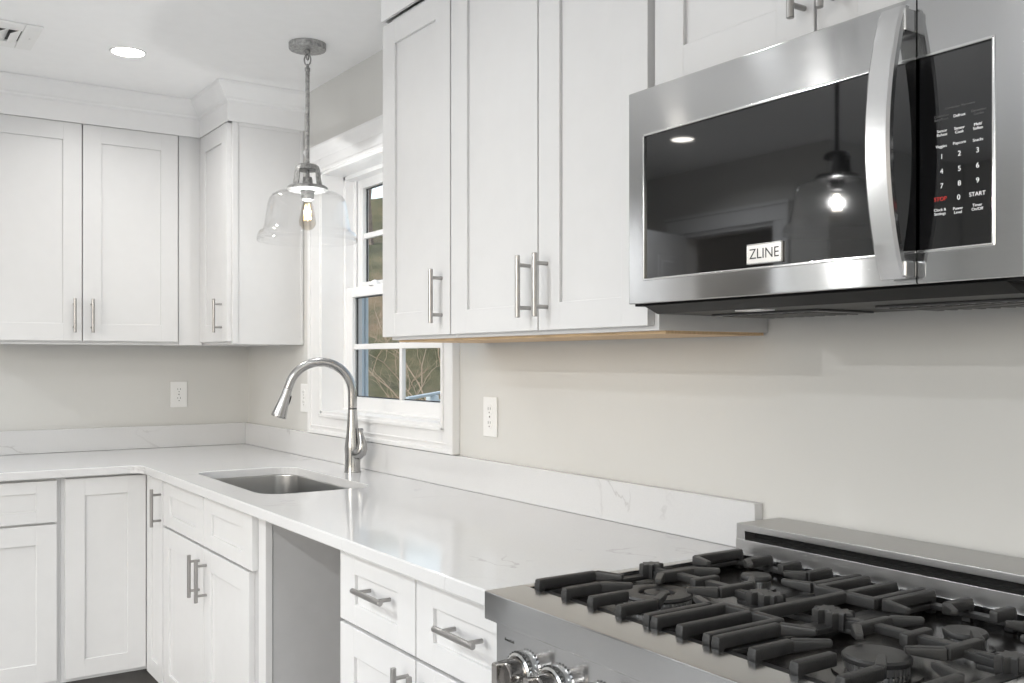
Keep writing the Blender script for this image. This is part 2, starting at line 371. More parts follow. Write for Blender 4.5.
# ---------------------------------------------------------------- cabinet fronts
class Side:
    """local frame of a cabinet run: u along the wall, d out of the wall, z up"""
    def __init__(s, end): s.end = end
    def box(s, bm, u0, u1, d0, d1, z0, z1, bev=0.0):
        if s.end: box(bm, d0, d1, -u1, -u0, z0, z1, bev)
        else: box(bm, u0, u1, -d1, -d0, z0, z1, bev)
    def p(s, u, d, z): return Vector((d, -u, z)) if s.end else Vector((u, -d, z))
MAIN, END = Side(False), Side(True)
def shaker(sd, parent, name, u0, u1, z0, z1, d, st=.070, rl=None, t=.019, rec=.008, label=None):
    rl = rl or st; g = .0009; u0 += g; u1 -= g; z0 += g; z1 -= g
    bm = bmesh.new(); b = .0015
    sd.box(bm, u0, u0+st, d-t, d, z0, z1, b); sd.box(bm, u1-st, u1, d-t, d, z0, z1, b)
    sd.box(bm, u0+st-.001, u1-st+.001, d-t, d-.0002, z0, z0+rl, b); sd.box(bm, u0+st-.001, u1-st+.001, d-t, d-.0002, z1-rl, z1, b)
    sd.box(bm, u0+st-.005, u1-st+.005, d-t+.002, d-rec, z0+rl-.005, z1-rl+.005)
    return obj(name, bm, M['cab'], parent, sm=False, label=label)
def pull(sd, parent, u, z, d, L=.140, vert=True, r=.0062, post=.048):
    bm = bmesh.new(); so = .034
    ax = Vector((0, 0, 1)) if vert else (Vector((0, -1, 0)) if sd.end else Vector((1, 0, 0)))
    c = sd.p(u, d+so, z)
    lathe(bm, c-ax*L/2, [(r-.001, 0), (r, .001), (r, L-.001), (r-.001, L)], 16, ax)
    out = sd.p(0, 1, 0)-sd.p(0, 0, 0)
    for s_ in (-1, 1):
        q = c+ax*s_*post
        lathe(bm, q-out*so, [(.0046, 0), (.0046, so)], 12, out)
    return obj('handle', bm, M['pull'], parent)
def body(sd, parent, u0, u1, d1, z0, z1, name='cabinet_box', m=None, d0=0.002):
    bm = bmesh.new(); sd.box(bm, u0, u1, d0, d1, z0, z1, .001)
    return obj(name, bm, m or M['cab'], parent, sm=False)

UD = .309                                                    # upper box depth; door faces at .328
UF = .328; UZ0, UZ1 = 1.372, 2.302
# --- uppers, end wall
c = thing('upper_cabinet', 'white two-door shaker wall cabinet on the far end wall, left of the corner', 'cabinet', (0.0, -.42, UZ0))
body(END, c, .4205, 1.212, UD, 1.388, UZ1)
shaker_ = shaker(END, c, 'door', .425, .812, 1.397, 2.296, UF, .072, .072); pull(END, shaker_, .778, 1.502, UF)
shaker_ = shaker(END, c, 'door', .815, 1.205, 1.397, 2.296, UF, .072, .072); pull(END, shaker_, .847, 1.502, UF)
bm = bmesh.new(); END.box(bm, .4205, 1.212, UD-.019, UD, 1.383, 1.394, .001); obj('light_rail', bm, M['cab'], c, sm=False)
# --- corner upper
c = thing('upper_cabinet', 'narrow white single-door wall cabinet in the corner beside the window', 'cabinet', (.714, 0, UZ0))
body(MAIN, c, .003, .708, UD, 1.384, UZ1, d0=.002)
bm = bmesh.new(); END.box(bm, UF-.012, .4195, UD-.30, UF-.012, 1.384, UZ1, .001); obj('filler', bm, M['cab'], c, sm=False)
s_ = shaker(MAIN, c, 'door', .318, .694, 1.395, 2.296, UF, .072, .072); pull(MAIN, s_, .628, 1.503, UF)
bm = bmesh.new(); box(bm, .708, .7125, -UD, -UD+.022, 1.387, UZ1, .0008); box(bm, .708, .7125, -.016, -.003, 1.387, UZ1-.004, .0008); box(bm, .708, .7123, -UD+.023, -.017, UZ1-.02, UZ1-.001, .0008)
obj('side_skin', bm, M['cab'], c, sm=False)
# --- main uppers
c = thing('upper_cabinet', 'white single-door wall cabinet right of the window, one pull on its right stile', 'cabinet', (2.136, 0, UZ0))
body(MAIN, c, 2.146, 2.509, UD, UZ0+.004, UZ1)
s_ = shaker(MAIN, c, 'door', 2.121, 2.509, 1.384, 2.284, UF, .076, .066); pull(MAIN, s_, 2.490-.022, 1.484, UF)
bm = bmesh.new(); MAIN.box(bm, 2.152, 2.509, .012, UD-.02, UZ0-.002, UZ0+.004); obj('underside', bm, M['birch'], c, sm=False, label='raw birch cabinet bottom')
c = thing('upper_cabinet', 'wide white double-door wall cabinet just left of the microwave', 'cabinet', (2.514, 0, UZ0))
body(MAIN, c, 2.512, 3.279, UD, UZ0+.004, UZ1)
s_ = shaker(MAIN, c, 'door', 2.514, 2.899, 1.384, 2.284, UF, .078, .060); pull(MAIN, s_, 2.875-.006, 1.484, UF)
s_ = shaker(MAIN, c, 'door', 2.902, 3.268, 1.384, 2.284, UF, .078, .060); pull(MAIN, s_, 2.936, 1.484, UF)
bm = bmesh.new(); MAIN.box(bm, 2.512, 3.276, .012, UD-.02, UZ0-.002, UZ0+.004); obj('underside', bm, M['birch'], c, sm=False, label='raw birch cabinet bottom')
c = thing('upper_cabinet', 'short white double-door wall cabinet directly above the microwave', 'cabinet', (3.285, 0, 1.83))
body(MAIN, c, 3.285, 4.045, UD, 1.828, UZ1)
s_ = shaker(MAIN, c, 'door', 3.287, 3.665, 1.835, 2.284, UF, .078, .066); pull(MAIN, s_, 3.645, 1.934, UF)
s_ = shaker(MAIN, c, 'door', 3.668, 4.043, 1.835, 2.284, UF, .078, .066); pull(MAIN, s_, 3.702, 1.934, UF)

# --- crown moulding (fascia + cove)
CR = [(0, 2.297), (.008, 2.297), (.008, 2.372), (.012, 2.376), (.016, 2.379), (.018, 2.386), (.026, 2.392), (.036, 2.404), (.048, 2.420), (.056, 2.430), (.060, 2.436), (.062, 2.449), (0, 2.449)]
def crown_path(bm, path, inward):
    """path: [(x,y)] face line; mitred crown projecting to 'inward' normals per segment"""
    n = len(path); offs = []
    for i in range(n):
        ns = []
        if i > 0: ns.append(inward[i-1])
        if i < n-1: ns.append(inward[i])
        v = Vector(ns[0])
        if len(ns) == 2: v = Vector(ns[0])+Vector(ns[1])
        offs.append(v)
    rings = [[Vector((path[i][0]+offs[i].x*p, path[i][1]+offs[i].y*p, z)) for p, z in CR] for i in range(n)]
    loft(bm, rings)
f = UF-.004
bm = bmesh.new(); crown_path(bm, [(f, -1.212), (f, -f), (.7105, -f), (.7105, -.001)], [(1, 0), (0, -1), (1, 0)])
struct('trim_1', bm, M['trimw'])
bm = bmesh.new(); crown_path(bm, [(2.128, -.001), (2.128, -f), (4.045, -f)], [(-1, 0), (0, -1)])
struct('trim_2', bm, M['trimw'])

# ---------------------------------------------------------------- base cabinets
BF, BD = .655, .636; BZ0, BZ1 = .114, .880; ED = .735        # main door face / box depth, end-wall door face
def toe(sd, parent, u0, u1, d1):
    bm = bmesh.new(); sd.box(bm, u0, u1, .01, d1-.075, 0, .116); obj('toe_kick', bm, M['toe'], parent, sm=False)
c = thing('base_cabinet', 'white base cabinet at the left edge with a drawer over a door', 'cabinet', (0, -.97, 0))
body(END, c, .961, 1.43, ED-.019, BZ0, BZ1); toe(END, c, .962, 1.43, ED)
shaker(END, c, 'drawer', .974, 1.425, .718, .874, ED, .070, .045)
shaker(END, c, 'door', .974, 1.425, .130, .712, ED, .070, .072)
c = thing('corner_cabinet', 'white inside-corner base cabinet with two doors meeting at a right angle', 'cabinet', (0.35, -.35, 0))
bm = bmesh.new(); box(bm, .003, ED-.019, -.9605, -.003, BZ0, BZ1, .001); box(bm, ED-.019, .972, -BD, -.003, BZ0, BZ1, .001); obj('cabinet_box', bm, M['cab'], c, sm=False)
bm = bmesh.new(); box(bm, .01, ED-.094, -.955, -.01, 0, .116); box(bm, ED-.094, .972, -BD+.075, -.01, 0, .116); obj('toe_kick', bm, M['toe'], c, sm=False)
shaker(END, c, 'door', BF+.001, .947, .128, .876, ED, .068, .066)
s_ = shaker(MAIN, c, 'door', ED+.0005, .968, .112, .876, BF, .060, .064); pull(MAIN, s_, .968-.028-.03+.038, .772, BF)
c = thing('sink_cabinet', 'white sink base cabinet below the sink with two false drawer fronts over two doors', 'cabinet', (.975, 0, 0))
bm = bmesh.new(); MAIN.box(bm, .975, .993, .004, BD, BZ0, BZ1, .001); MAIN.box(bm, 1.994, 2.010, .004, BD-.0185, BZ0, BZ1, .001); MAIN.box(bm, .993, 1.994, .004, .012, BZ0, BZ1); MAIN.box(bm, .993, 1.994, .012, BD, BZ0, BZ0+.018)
MAIN.box(bm, .993, 1.954, BD-.018, BD, BZ0+.018, BZ1); obj('cabinet_box', bm, M['shaded_side'], c, sm=False); toe(MAIN, c, .975, 2.008, BF)
bm = bmesh.new(); MAIN.box(bm, 1.955, 2.0125, BD-.018, BD+.002, BZ0, BZ1, .001); obj('face_frame', bm, M['cab'], c, sm=False)
shaker(MAIN, c, 'drawer_front', .980, 1.478, .712, .873, BF, .090, .046); shaker(MAIN, c, 'drawer_front', 1.480, 1.948, .712, .873, BF, .085, .046)
s_ = shaker(MAIN, c, 'door', .980, 1.478, .112, .706, BF, .075, .066); pull(MAIN, s_, 1.434, .610, BF)
s_ = shaker(MAIN, c, 'door', 1.480, 1.920, .112, .706, BF, .075, .066); pull(MAIN, s_, 1.512, .608, BF)
c = thing('drawer_cabinet', 'white base cabinet beside the range with two side-by-side drawers over doors', 'cabinet', (2.56, 0, 0))
body(MAIN, c, 2.562, 3.312, BD, BZ0, BZ1); toe(MAIN, c, 2.562, 3.312, BF)
s_ = shaker(MAIN, c, 'drawer', 2.560, 2.931, .714, .876, BF, .080, .046); pull(MAIN, s_, 2.771, .809, BF, L=.140, vert=False)
s_ = shaker(MAIN, c, 'drawer', 2.934, 3.308, .714, .876, BF, .070, .046); pull(MAIN, s_, 3.139, .808, BF, L=.143, vert=False)
s_ = shaker(MAIN, c, 'door', 2.560, 2.931, .112, .708, BF, .075, .066); pull(MAIN, s_, 2.900, .620, BF)
s_ = shaker(MAIN, c, 'door', 2.934, 3.308, .112, .708, BF, .075, .066); pull(MAIN, s_, 2.968, .620, BF)

# ---------------------------------------------------------------- countertop with sink cut-out
def rrect(x0, x1, y0, y1, r, n=8):
    pts = []
    for cx, cy, a0 in ((x1-r, y1-r, 0), (x0+r, y1-r, 90), (x0+r, y0+r, 180), (x1-r, y0+r, 270)):
        for k in range(n+1):
            a = math.radians(a0+90*k/n); pts.append((cx+r*math.cos(a), cy+r*math.sin(a)))
    return pts
CX_, CY_ = .760, -.682; XE = 3.315; YE = -1.46
outer = [(.001, -.001), (.001, YE), (CX_, YE)]
for k in range(9):                                          # rounded inside corner
    a = math.radians(180-90*k/8); r = .05; outer.append((CX_+r+r*math.cos(a), CY_-r+r*math.sin(a)))
outer += [(XE, CY_), (XE, -.001)]
SX0, SX1, SY0, SY1 = 1.115, 1.845, -.582, -.215
hole = rrect(SX0, SX1, SY0, SY1, .075)
bm = bmesh.new()
def ring_edges(pts, z):
    vs = [bm.verts.new((x, y, z)) for x, y in pts]
    return [bm.edges.new((vs[i], vs[(i+1) % len(vs)])) for i in range(len(vs))]
es = ring_edges(outer, .914)+ring_edges(hole, .914)
r_ = bmesh.ops.triangle_fill(bm, edges=es, use_beauty=True)
fs = [g for g in r_['geom'] if isinstance(g, bmesh.types.BMFace)]
ex = bmesh.ops.extrude_face_region(bm, geom=fs)
for g in ex['geom']:
    if isinstance(g, bmesh.types.BMVert): g.co.z = .884
bmesh.ops.recalc_face_normals(bm, faces=bm.faces[:])
ct = setp(obj('countertop', bm, M['quartz'], sm=False), 'L-shaped white quartz countertop with faint grey veins and a sink cut-out', 'countertop')
bv = ct.modifiers.new('bevel', 'BEVEL'); bv.width = .003; bv.segments = 2; bv.limit_method = 'ANGLE'; bv.angle_limit = math.radians(50)
bm = bmesh.new(); box(bm, .028, 3.264, -.026, -.001, .9145, 1.016, .002); setp(obj('backsplash', bm, M['quartz'], org=(.03, 0, .9145), sm=False), 'long low quartz backsplash strip behind the sink and counter, ending at the range', 'backsplash')
bm = bmesh.new(); box(bm, .001, .027, YE, -.001, .9145, 1.016, .002); setp(obj('backsplash', bm, M['quartz'], org=(0, -.9, .9145), sm=False), 'low quartz backsplash strip along the far end wall', 'backsplash')

# ---------------------------------------------------------------- sink
sk = thing('sink', 'undermount rectangular stainless steel sink set in the countertop', 'sink', (1.48, -.4, .883))
def rr3(e, z, r): return [Vector((x, y, z)) for x, y in rrect(SX0-e, SX1+e, SY0-e, SY1+e, r)]
bm = bmesh.new()
loft(bm, [rr3(.03, .8825, .10), rr3(-.002+.006, .8825, .08), rr3(.003, .879, .078), rr3(.001, .72, .076), rr3(-.006, .70, .07), rr3(-.03, .689, .06), rr3(-.12, .686, .03)], cap0=False, cap1=True)
o = obj('basin', bm, M['sink'], sk); sol = o.modifiers.new('t', 'SOLIDIFY'); sol.thickness = .0012; sol.offset = 1
bm = bmesh.new(); lathe(bm, (1.48, -.36, .6862), [(.055, 0), (.055, .003), (.045, .003), (.040, -.004), (.012, -.005), (.010, .004), (.002, .005)], 32); obj('drain', bm, M['steelp'], sk)

# ---------------------------------------------------------------- faucet
FX, FY = 1.430, -.105
fc = thing('faucet', 'brushed nickel gooseneck pull-down faucet standing behind the sink', 'faucet', (FX, FY, .914))
dv = Vector((-.35, -.937, 0)).normalized()
bm = bmesh.new()
lathe(bm, (FX, FY, .914), [(.030, 0), (.030, .004), (.0285, .006), (.0275, .03), (.027, .06), (.0285, .085), (.0265, .105), (.022, .14), (.0185, .19), (.0165, .225), (.0165, .227)], 36)
obj('body', bm, M['nickel'], fc)
bm = bmesh.new(); lathe(bm, (FX, FY, 1.1412), [(.0158, 0), (.0158, .004)], 32); obj('collar', bm, M['slot'], fc)
rc = .1135; cz = 1.198; c0 = Vector((FX, FY, cz))+dv*rc
path = [Vector((FX, FY, 1.1455)), Vector((FX, FY, 1.17))]
for k in range(0, 25):
    a = math.radians(165*k/24); path.append(c0-dv*rc*math.cos(a)+Vector((0, 0, rc*math.sin(a))))
bm = bmesh.new(); tube(bm, path, .0162, 20); obj('neck', bm, M['nickel'], fc)
pe = path[-1]; td = (path[-1]-path[-2]).normalized()
bm = bmesh.new(); lathe(bm, pe, [(.0165, .0), (.0165, .010), (.0155, .012), (.0165, .014), (.018, .04), (.0215, .075), (.026, .105), (.0275, .113), (.0265, .117), (.022, .118), (.004, .116)], 32, td); hd = obj('spray_head', bm, M['nickel'], fc)
side = (dv*-1); nrm = (side-td*side.dot(td)).normalized()
bm = bmesh.new()
pc = pe+td*.052+nrm*.0185
t_ = bmesh.new(); bmesh.ops.create_uvsphere(t_, u_segments=20, v_segments=12, radius=1)
bx_ = td.cross(nrm)
for v in t_.verts: v.co = pc+bx_*v.co.x*.007+nrm*v.co.y*.0035+td*v.co.z*.021
merge(bm, t_); obj('spray_button', bm, M['black'], hd)
# side lever: bulb on the right of the body with an upright flat lever
rv = Vector((.80, .35, 0)).normalized()
bm = bmesh.new()
hc = Vector((FX, FY, .984))
tube(bm, [hc, hc+rv*.018, hc+rv*.030, hc+rv*.040+Vector((0, 0, .006)), hc+rv*.046+Vector((0, 0, .020)), hc+rv*.045+Vector((0, 0, .04)), hc+rv*.040+Vector((0, 0, .060)), hc+rv*.037+Vector((0, 0, .072)), hc+rv*.038+Vector((0, 0, .086)), hc+rv*.038+Vector((0, 0, .090))],
     [.021, .023, .023, .021, .0185, .0155, .0115, .0095, .0105, .008], 20)
obj('lever', bm, M['nickel'], fc)

# ---------------------------------------------------------------- outlets and vent
def outlet(sd, u, z, label):
    o = thing('wall_outlet', label, 'outlet', tuple(sd.p(u, .001, z)))
    bm = bmesh.new(); sd.box(bm, u-.038, u+.038, .0005, .006, z-.060, z+.060, .003); obj('cover_plate', bm, M['white_plastic'], o)
    for dz in (-.021, .021):
        bm = bmesh.new(); ax = sd.p(0, 1, 0)
        lathe(bm, sd.p(u, .006, z+dz), [(.0165, 0), (.0165, .0012), (.0155, .0016)], 24, ax); r1 = obj('receptacle', bm, M['white_plastic'], o)
        bm = bmesh.new()
        for du, h in ((-.006, .0045), (.006, .0037)): sd.box(bm, u+du-.0009, u+du+.0009, .0074, .0080, z+dz+.004-h, z+dz+.004+h)
        lathe(bm, sd.p(u, .0074, z+dz-.008), [(.0022, 0), (.0022, .0006)], 10, ax)
        obj('slot', bm, M['slot'], r1, sm=False)
    bm = bmesh.new(); lathe(bm, sd.p(u, .006, z), [(.003, 0), (.0028, .0008)], 12, sd.p(0, 1, 0)); obj('screw', bm, M['nickel'], o)
outlet(END, .334, 1.158, 'white duplex outlet on the far end wall under the two-door cabinet')
outlet(MAIN, 2.195, 1.147, 'white duplex outlet on the wall between the window and the range')
outlet(MAIN, .722, 1.157, 'white duplex outlet in the corner beside the left window casing')
v_ = thing('ceiling_vent', 'white louvered ceiling register at the upper left', 'vent', (.9, -1.25, CEIL))
bm = bmesh.new(); X0, X1, Y0, Y1 = .755, 1.045, -1.45, -1.065
box(bm, X0, X1, Y1-.055, Y1, CEIL-.008, CEIL-.0005, .003); box(bm, X0, X1, Y0, Y0+.055, CEIL-.008, CEIL-.0005, .003)
box(bm, X0, X0+.075, Y0+.055, Y1-.055, CEIL-.008, CEIL-.0005, .003); box(bm, X1-.075, X1, Y0+.055, Y1-.055, CEIL-.008, CEIL-.0005, .003)
obj('grille_frame', bm, M['white_plastic'], v_)
bm = bmesh.new(); box(bm, X0+.07, X1-.07, Y0+.05, Y1-.05, CEIL-.0012, CEIL-.0004); obj('duct_opening', bm, M['slot'], v_, sm=False)
for k in range(7):
    y = Y1-.076-k*.038; bm = bmesh.new(); box(bm, X0+.074, X1-.074, y-.019, y+.019, CEIL-.0130, CEIL-.0117, rot=Matrix.Rotation(math.radians(26), 3, 'X'))
    obj('louver', bm, M['white_plastic'], v_, sm=False)
bm = bmesh.new(); lathe(bm, (.90, Y1-.025, CEIL-.0085), [(.003, 0), (.003, .001)], 12); obj('screw', bm, M['nickel'], v_)

# ---------------------------------------------------------------- downlights
def downlight(x, y, label, power, tint=(.95, .985, 1.02)):
    d = thing('recessed_downlight', label, 'light', (x, y, CEIL))
    bm = bmesh.new(); lathe(bm, (x, y, CEIL-.0005), [(.064, 0), (.064, -.003), (.060, -.004), (.0565, -.003), (.0565, 0)], 40, cap0=False, cap1=False); obj('trim_ring', bm, M['white_plastic'], d)
    bm = bmesh.new(); lathe(bm, (x, y, CEIL-.002), [(.056, 0), (.056, .001)], 40); obj('lens', bm, M['lens'], d)
    area_light('downlight_lamp', (x, y, CEIL-.006), (0, 0, 0), .11, .11, power, tint, math.radians(150), 'DISK')
downlight(.917, -.764, 'lit round recessed downlight in the ceiling above the corner counter', 4, (1.0, .985, .96))
downlight(1.00, -2.70, 'lit round recessed downlight over the doorway side of the kitchen', 13)
downlight(3.00, -2.70, 'added unseen fill downlight over the middle of the kitchen', 13)  # extra lamp added for fill, out of view
downlight(2.75, -1.22, 'lit round recessed downlight over the aisle in front of the drawers', 3.5)
downlight(5.00, -2.70, 'added unseen fill downlight behind the camera', 13)  # another lamp added to fill the room, never in view

# ---------------------------------------------------------------- pendants
def pendant(x, y, label, metal, power, hot):
    p = thing('pendant_light', label, 'pendant lamp', (x, y, CEIL))
    bm = bmesh.new(); lathe(bm, (x, y, CEIL-.0005), [(.066, 0), (.066, -.018), (.064, -.022), (.010, -.0225)], 40, cap0=True); obj('canopy', bm, metal, p)
    bm = bmesh.new(); lathe(bm, (x, y, CEIL-.022), [(.008, 0), (.010, -.004), (.010, -.010), (.006, -.014)], 16)
    def link(zc, a, b, rot, r=.0027):
        pts = []
        for k in range(25):
            t = 2*PI*k/24; q = Vector((math.cos(t)*a, 0, math.sin(t)*b)); q = Matrix.Rotation(rot, 3, 'Z') @ q; pts.append(Vector((x, y, zc))+q)
        tube(bm, pts, r, 8, caps=False)
    link(CEIL-.058, .0115, .020, .9); link(CEIL-.048, .006, .010, 2.1); link(CEIL-.081, .005, .007, 2.2)
    obj('chain', bm, metal, p)
    bm = bmesh.new(); lathe(bm, (x, y, CEIL-.084), [(.006, 0), (.0095, -.003), (.0095, -.014), (.0072, -.016), (.0072, -.415), (.009, -.420), (.012, -.428)], 16); obj('rod', bm, metal, p)
    # cage: cap + two side straps
    z0 = 1.938
    cg = bmesh.new()
    lathe(cg, (x, y, z0), [(.012, .082), (.032, .079), (.041, .072), (.0445, .060), (.038, .057), (.006, .061)], 36)
    for rel in (-64, 66):
        a = math.radians(rel-22); rings = []
        for zz, r in ((.062, .041), (.03, .045), (.0, .050)):
            ring = []
            for da, rr in ((-.45, r+.003), (-.2, r+.0033), (0, r+.0035), (.2, r+.0033), (.45, r+.003), (.45, r-.001), (.2, r-.0007), (0, r-.0005), (-.2, r-.0007), (-.45, r-.001)):
                ring.append(Vector((x+rr*math.cos(a+da), y+rr*math.sin(a+da), z0+zz)))
            rings.append(ring)
        loft(cg, rings)
    obj('cage', cg, metal, p)
    bm = bmesh.new(); lathe(bm, (x, y, z0), [(.048, .004), (.066, .002), (.072, -.003), (.072, -.010), (.066, -.014), (.030, -.016), (.02, -.016)], 44); obj('shade_holder', bm, metal, p)
    bm = bmesh.new(); lathe(bm, (x, y, z0), [(.016, .034), (.018, .02), (.018, .006), (.024, -.016), (.023, -.034), (.020, -.046), (.017, -.048)], 28); sck = obj('socket', bm, metal, p)
    prof = [(.066, -.0165), (.088, -.018), (.108, -.023), (.124, -.032), (.134, -.046), (.139, -.065), (.145, -.10), (.1505, -.135), (.1535, -.150), (.158, -.157), (.168, -.163), (.174, -.172), (.1765, -.184), (.176, -.196)]
    bm = bmesh.new()
    lathe(bm, (x, y, z0), prof, 72, cap0=False, cap1=False); sh = obj('glass_shade', bm, M['glass'], p)
    so = sh.modifiers.new('t', 'SOLIDIFY'); so.thickness = .0028; so.offset = -1
    bm = bmesh.new(); lathe(bm, (x, y, z0-.046), [(.013, 0), (.0135, -.008), (.020, -.026), (.0265, -.060), (.030, -.078), (.0285, -.090), (.018, -.104), (.006, -.109), (.001, -.110)], 32, cap0=False); bl = obj('bulb', bm, M['bulbglass'], p)
    bm = bmesh.new()
    for k in range(8):
        a = 2*PI*k/8; a2 = a+PI/8
        tube(bm, [(x+.007*math.cos(a), y+.007*math.sin(a), z0-.062), (x+.013*math.cos(a2), y+.013*math.sin(a2), z0-.118)], .0007, 6)
        tube(bm, [(x+.013*math.cos(a2), y+.013*math.sin(a2), z0-.118), (x+.007*math.cos(a+PI/4), y+.007*math.sin(a+PI/4), z0-.062)], .0007, 6)
    obj('filament', bm, M['filament_hot'] if hot else M['filament'], bl)
    point_light('pendant_bulb', (x, y, z0-.09), power, (.95, .985, 1.03), .004)
M['dkmetal'] = mat('blackened_pendant_metal', (.06, .06, .06), .4, .8, var=.2)
pendant(1.369, -.252, 'galvanized pendant lamp with a clear glass bell shade hanging over the sink', M['galv'], 6, False)
pendant(2.56, -1.92, 'pendant lamp with clear glass shade mirrored in the microwave door', M['dkmetal'], 27, True)

# ---------------------------------------------------------------- microwave
MX0, MX1, MZ0, MZ1, MY = 3.284, 4.040, 1.423, 1.819, -.390; XS = 3.889
mw = thing('microwave', 'stainless over-the-range microwave with black glass door mounted above the range', 'microwave', (3.66, 0, 1.42))
obj('case', B(MX0+.002, MX1-.002, -.345, -.003, MZ0+.004, MZ1-.001, bev=.002), M['under'], mw)
def frame_plate(x0, x1, z0, z1, hx0, hx1, hz0, hz1, y0, y1, rnd, name, m, open_side):
    """stamped steel face: flat front, softened outer edge, rounded window that runs out on the open side"""
    N = 5
    def rr(a0, a1, b0, b1, r, y):
        rl = r if open_side != 'L' else .0003; rt = r if open_side != 'R' else .0003; out = []
        for cx, cz, s0, q in ((a1-rt, b1-rt, 0, rt), (a0+rl, b1-rl, 90, rl), (a0+rl, b0+rl, 180, rl), (a1-rt, b0+rt, 270, rt)):
            for k in range(N+1):
                an = math.radians(s0+90*k/N); out.append(Vector((cx+q*math.cos(an), y, cz+q*math.sin(an))))
        return out
    L_, R_ = (0 if open_side == 'L' else 1), (0 if open_side == 'R' else 1); e = .0022
    bm = bmesh.new()
    loft(bm, [rr(x0, x1, z0, z1, .0015, y1), rr(x0, x1, z0, z1, .0015, y0+e), rr(x0+e*.3*L_, x1-e*.3*R_, z0+e*.3, z1-e*.3, .0015, y0+e*.3), rr(x0+e*L_, x1-e*R_, z0+e, z1-e, .0015, y0),
              rr(hx0-.001*L_, hx1+.001*R_, hz0-.001, hz1+.001, rnd+.001, y0), rr(hx0, hx1, hz0, hz1, rnd, y0+.001), rr(hx0, hx1, hz0, hz1, rnd, y0+.01)], cap0=False, cap1=False)
    return obj(name, bm, m, mw)
HZ0, HZ1 = 1.468, 1.733
# door: steel face built of frame pieces around the black glass
dr = frame_plate(MX0, XS-.0012, MZ0, MZ1, 3.3255, XS-.0012, HZ0, HZ1, MY, -.345, .003, 'door', M['steel'], 'R')
obj('door_glass', B(3.3255, XS-.0012, MY+.003, -.346, HZ0-.001, HZ1+.001, bev=.001), M['bglass'], dr, label='black glass door window')
bm = bmesh.new(); q = .0045                                   # polished bezel
box(bm, 3.3235, 3.3235+q, MY-.0012, MY+.004, HZ0-.002, HZ1+.002, .0012); box(bm, 3.3235, XS-.0012, MY-.0012, MY+.004, HZ1-.002, HZ1-.002+q, .0012); box(bm, 3.3235, XS-.0012, MY-.0012, MY+.004, HZ0-q+.001, HZ0+.001, .0012)
obj('bezel', bm, M['steelp'], dr)
bm = bmesh.new()
PX1 = 3.9985
cpn = frame_plate(XS+.0012, MX1, MZ0, MZ1, XS+.0012, PX1, HZ0, HZ1, MY, -.345, .003, 'control_panel', M['steel'], 'L')
obj('panel_glass', B(XS+.0012, PX1+.0005, MY+.003, -.346, HZ0-.001, HZ1+.001, bev=.001), M['bglass'], cpn, label='black glass keypad panel')
bm = bmesh.new(); box(bm, PX1-.002, PX1-.002+q, MY-.0012, MY+.004, HZ0-.002, HZ1+.002, .0012); box(bm, XS+.0012, PX1+.002, MY-.0012, MY+.004, HZ1-.002, HZ1-.002+q, .0012); box(bm, XS+.0012, PX1+.002, MY-.0012, MY+.004, HZ0-q+.001, HZ0+.001, .0012)
obj('bezel', bm, M['steelp'], cpn)
ty = MY+.0026
def key(s, x, z, size, m='print', bold=.0):
    return text_bm(s, size, (x, ty, z), FACE_Y, .0002, bold=bold)
tb = bmesh.new(); td_ = bmesh.new()
cols = (3.9245, 3.950, 3.9755)
for row, z in zip(('123', '456', '789'), (1.592, 1.572, 1.5525)):
    for ch, x in zip(row, cols): merge(tb, key(ch, x, z, .0096, bold=0))
merge(tb, key('0', 3.949, 1.534, .0096, bold=0)); merge(tb, key('START', 3.975, 1.535, .0078, bold=0))
for lines, x, z in ((('Defrost',), 3.950, 1.643), (('Sensor', 'Reheat'), 3.925, 1.624), (('Sensor', 'Cook'), 3.950, 1.6235), (('Melt/', 'Soften'), 3.976, 1.6235), (('Veggies',), 3.924, 1.606), (('Popcorn',), 3.950, 1.6065), (('Snacks',), 3.976, 1.6055),
                    (('Clock &', 'Settings'), 3.922, 1.518), (('Power', 'Level'), 3.948, 1.517), (('Timer', 'On/Off'), 3.975, 1.518)):
    n_ = len(lines)
    for i, s in enumerate(lines): merge(tb, key(s, x, z+(n_-1)*.0026-i*.0052, .0054, bold=0))
obj('keypad_print', tb, M['print'], cpn, sm=False, label='white printed keypad numbers and words')
for lines, x, z in ((('Convection Microwave',), 3.951, 1.6555), (('Convection', 'Bake/Roast'), 3.924, 1.6445), (('Convection', 'Combo'), 3.977, 1.642)):
    n_ = len(lines)
    for i, s in enumerate(lines): merge(td_, key(s, x, z+(n_-1)*.0023-i*.0046, .0045))
obj('dim_print', td_, M['printdim'], cpn, sm=False)
obj('stop_print', key('STOP', 3.9225, 1.535, .0078, bold=0), M['red'], cpn, sm=False, label='red STOP lettering')
bm = bmesh.new(); box(bm, 3.580, 3.652, MY-.0005, MY+.004, 1.4735, 1.5065, .0015); bd = obj('badge', bm, M['badge'], dr, label='silver plate reading ZLINE')
obj('badge_rim', (lambda b: (box(b, 3.580, 3.652, MY-.0018, MY-.0004, 1.5045, 1.5065, .0005), box(b, 3.580, 3.652, MY-.0018, MY-.0004, 1.4735, 1.4755, .0005), box(b, 3.580, 3.582, MY-.0018, MY-.0004, 1.4755, 1.5045, .0005), box(b, 3.650, 3.652, MY-.0018, MY-.0004, 1.4755, 1.5045, .0005), b)[-1])(bmesh.new()), M['steelp'], mw)
obj('badge_lettering', text_bm('ZLINE', .0235, (3.616, MY-.0006, 1.4895), FACE_Y, .0002, spacing=1.0), M['ink'], mw, sm=False, label='dark letters reading ZLINE')
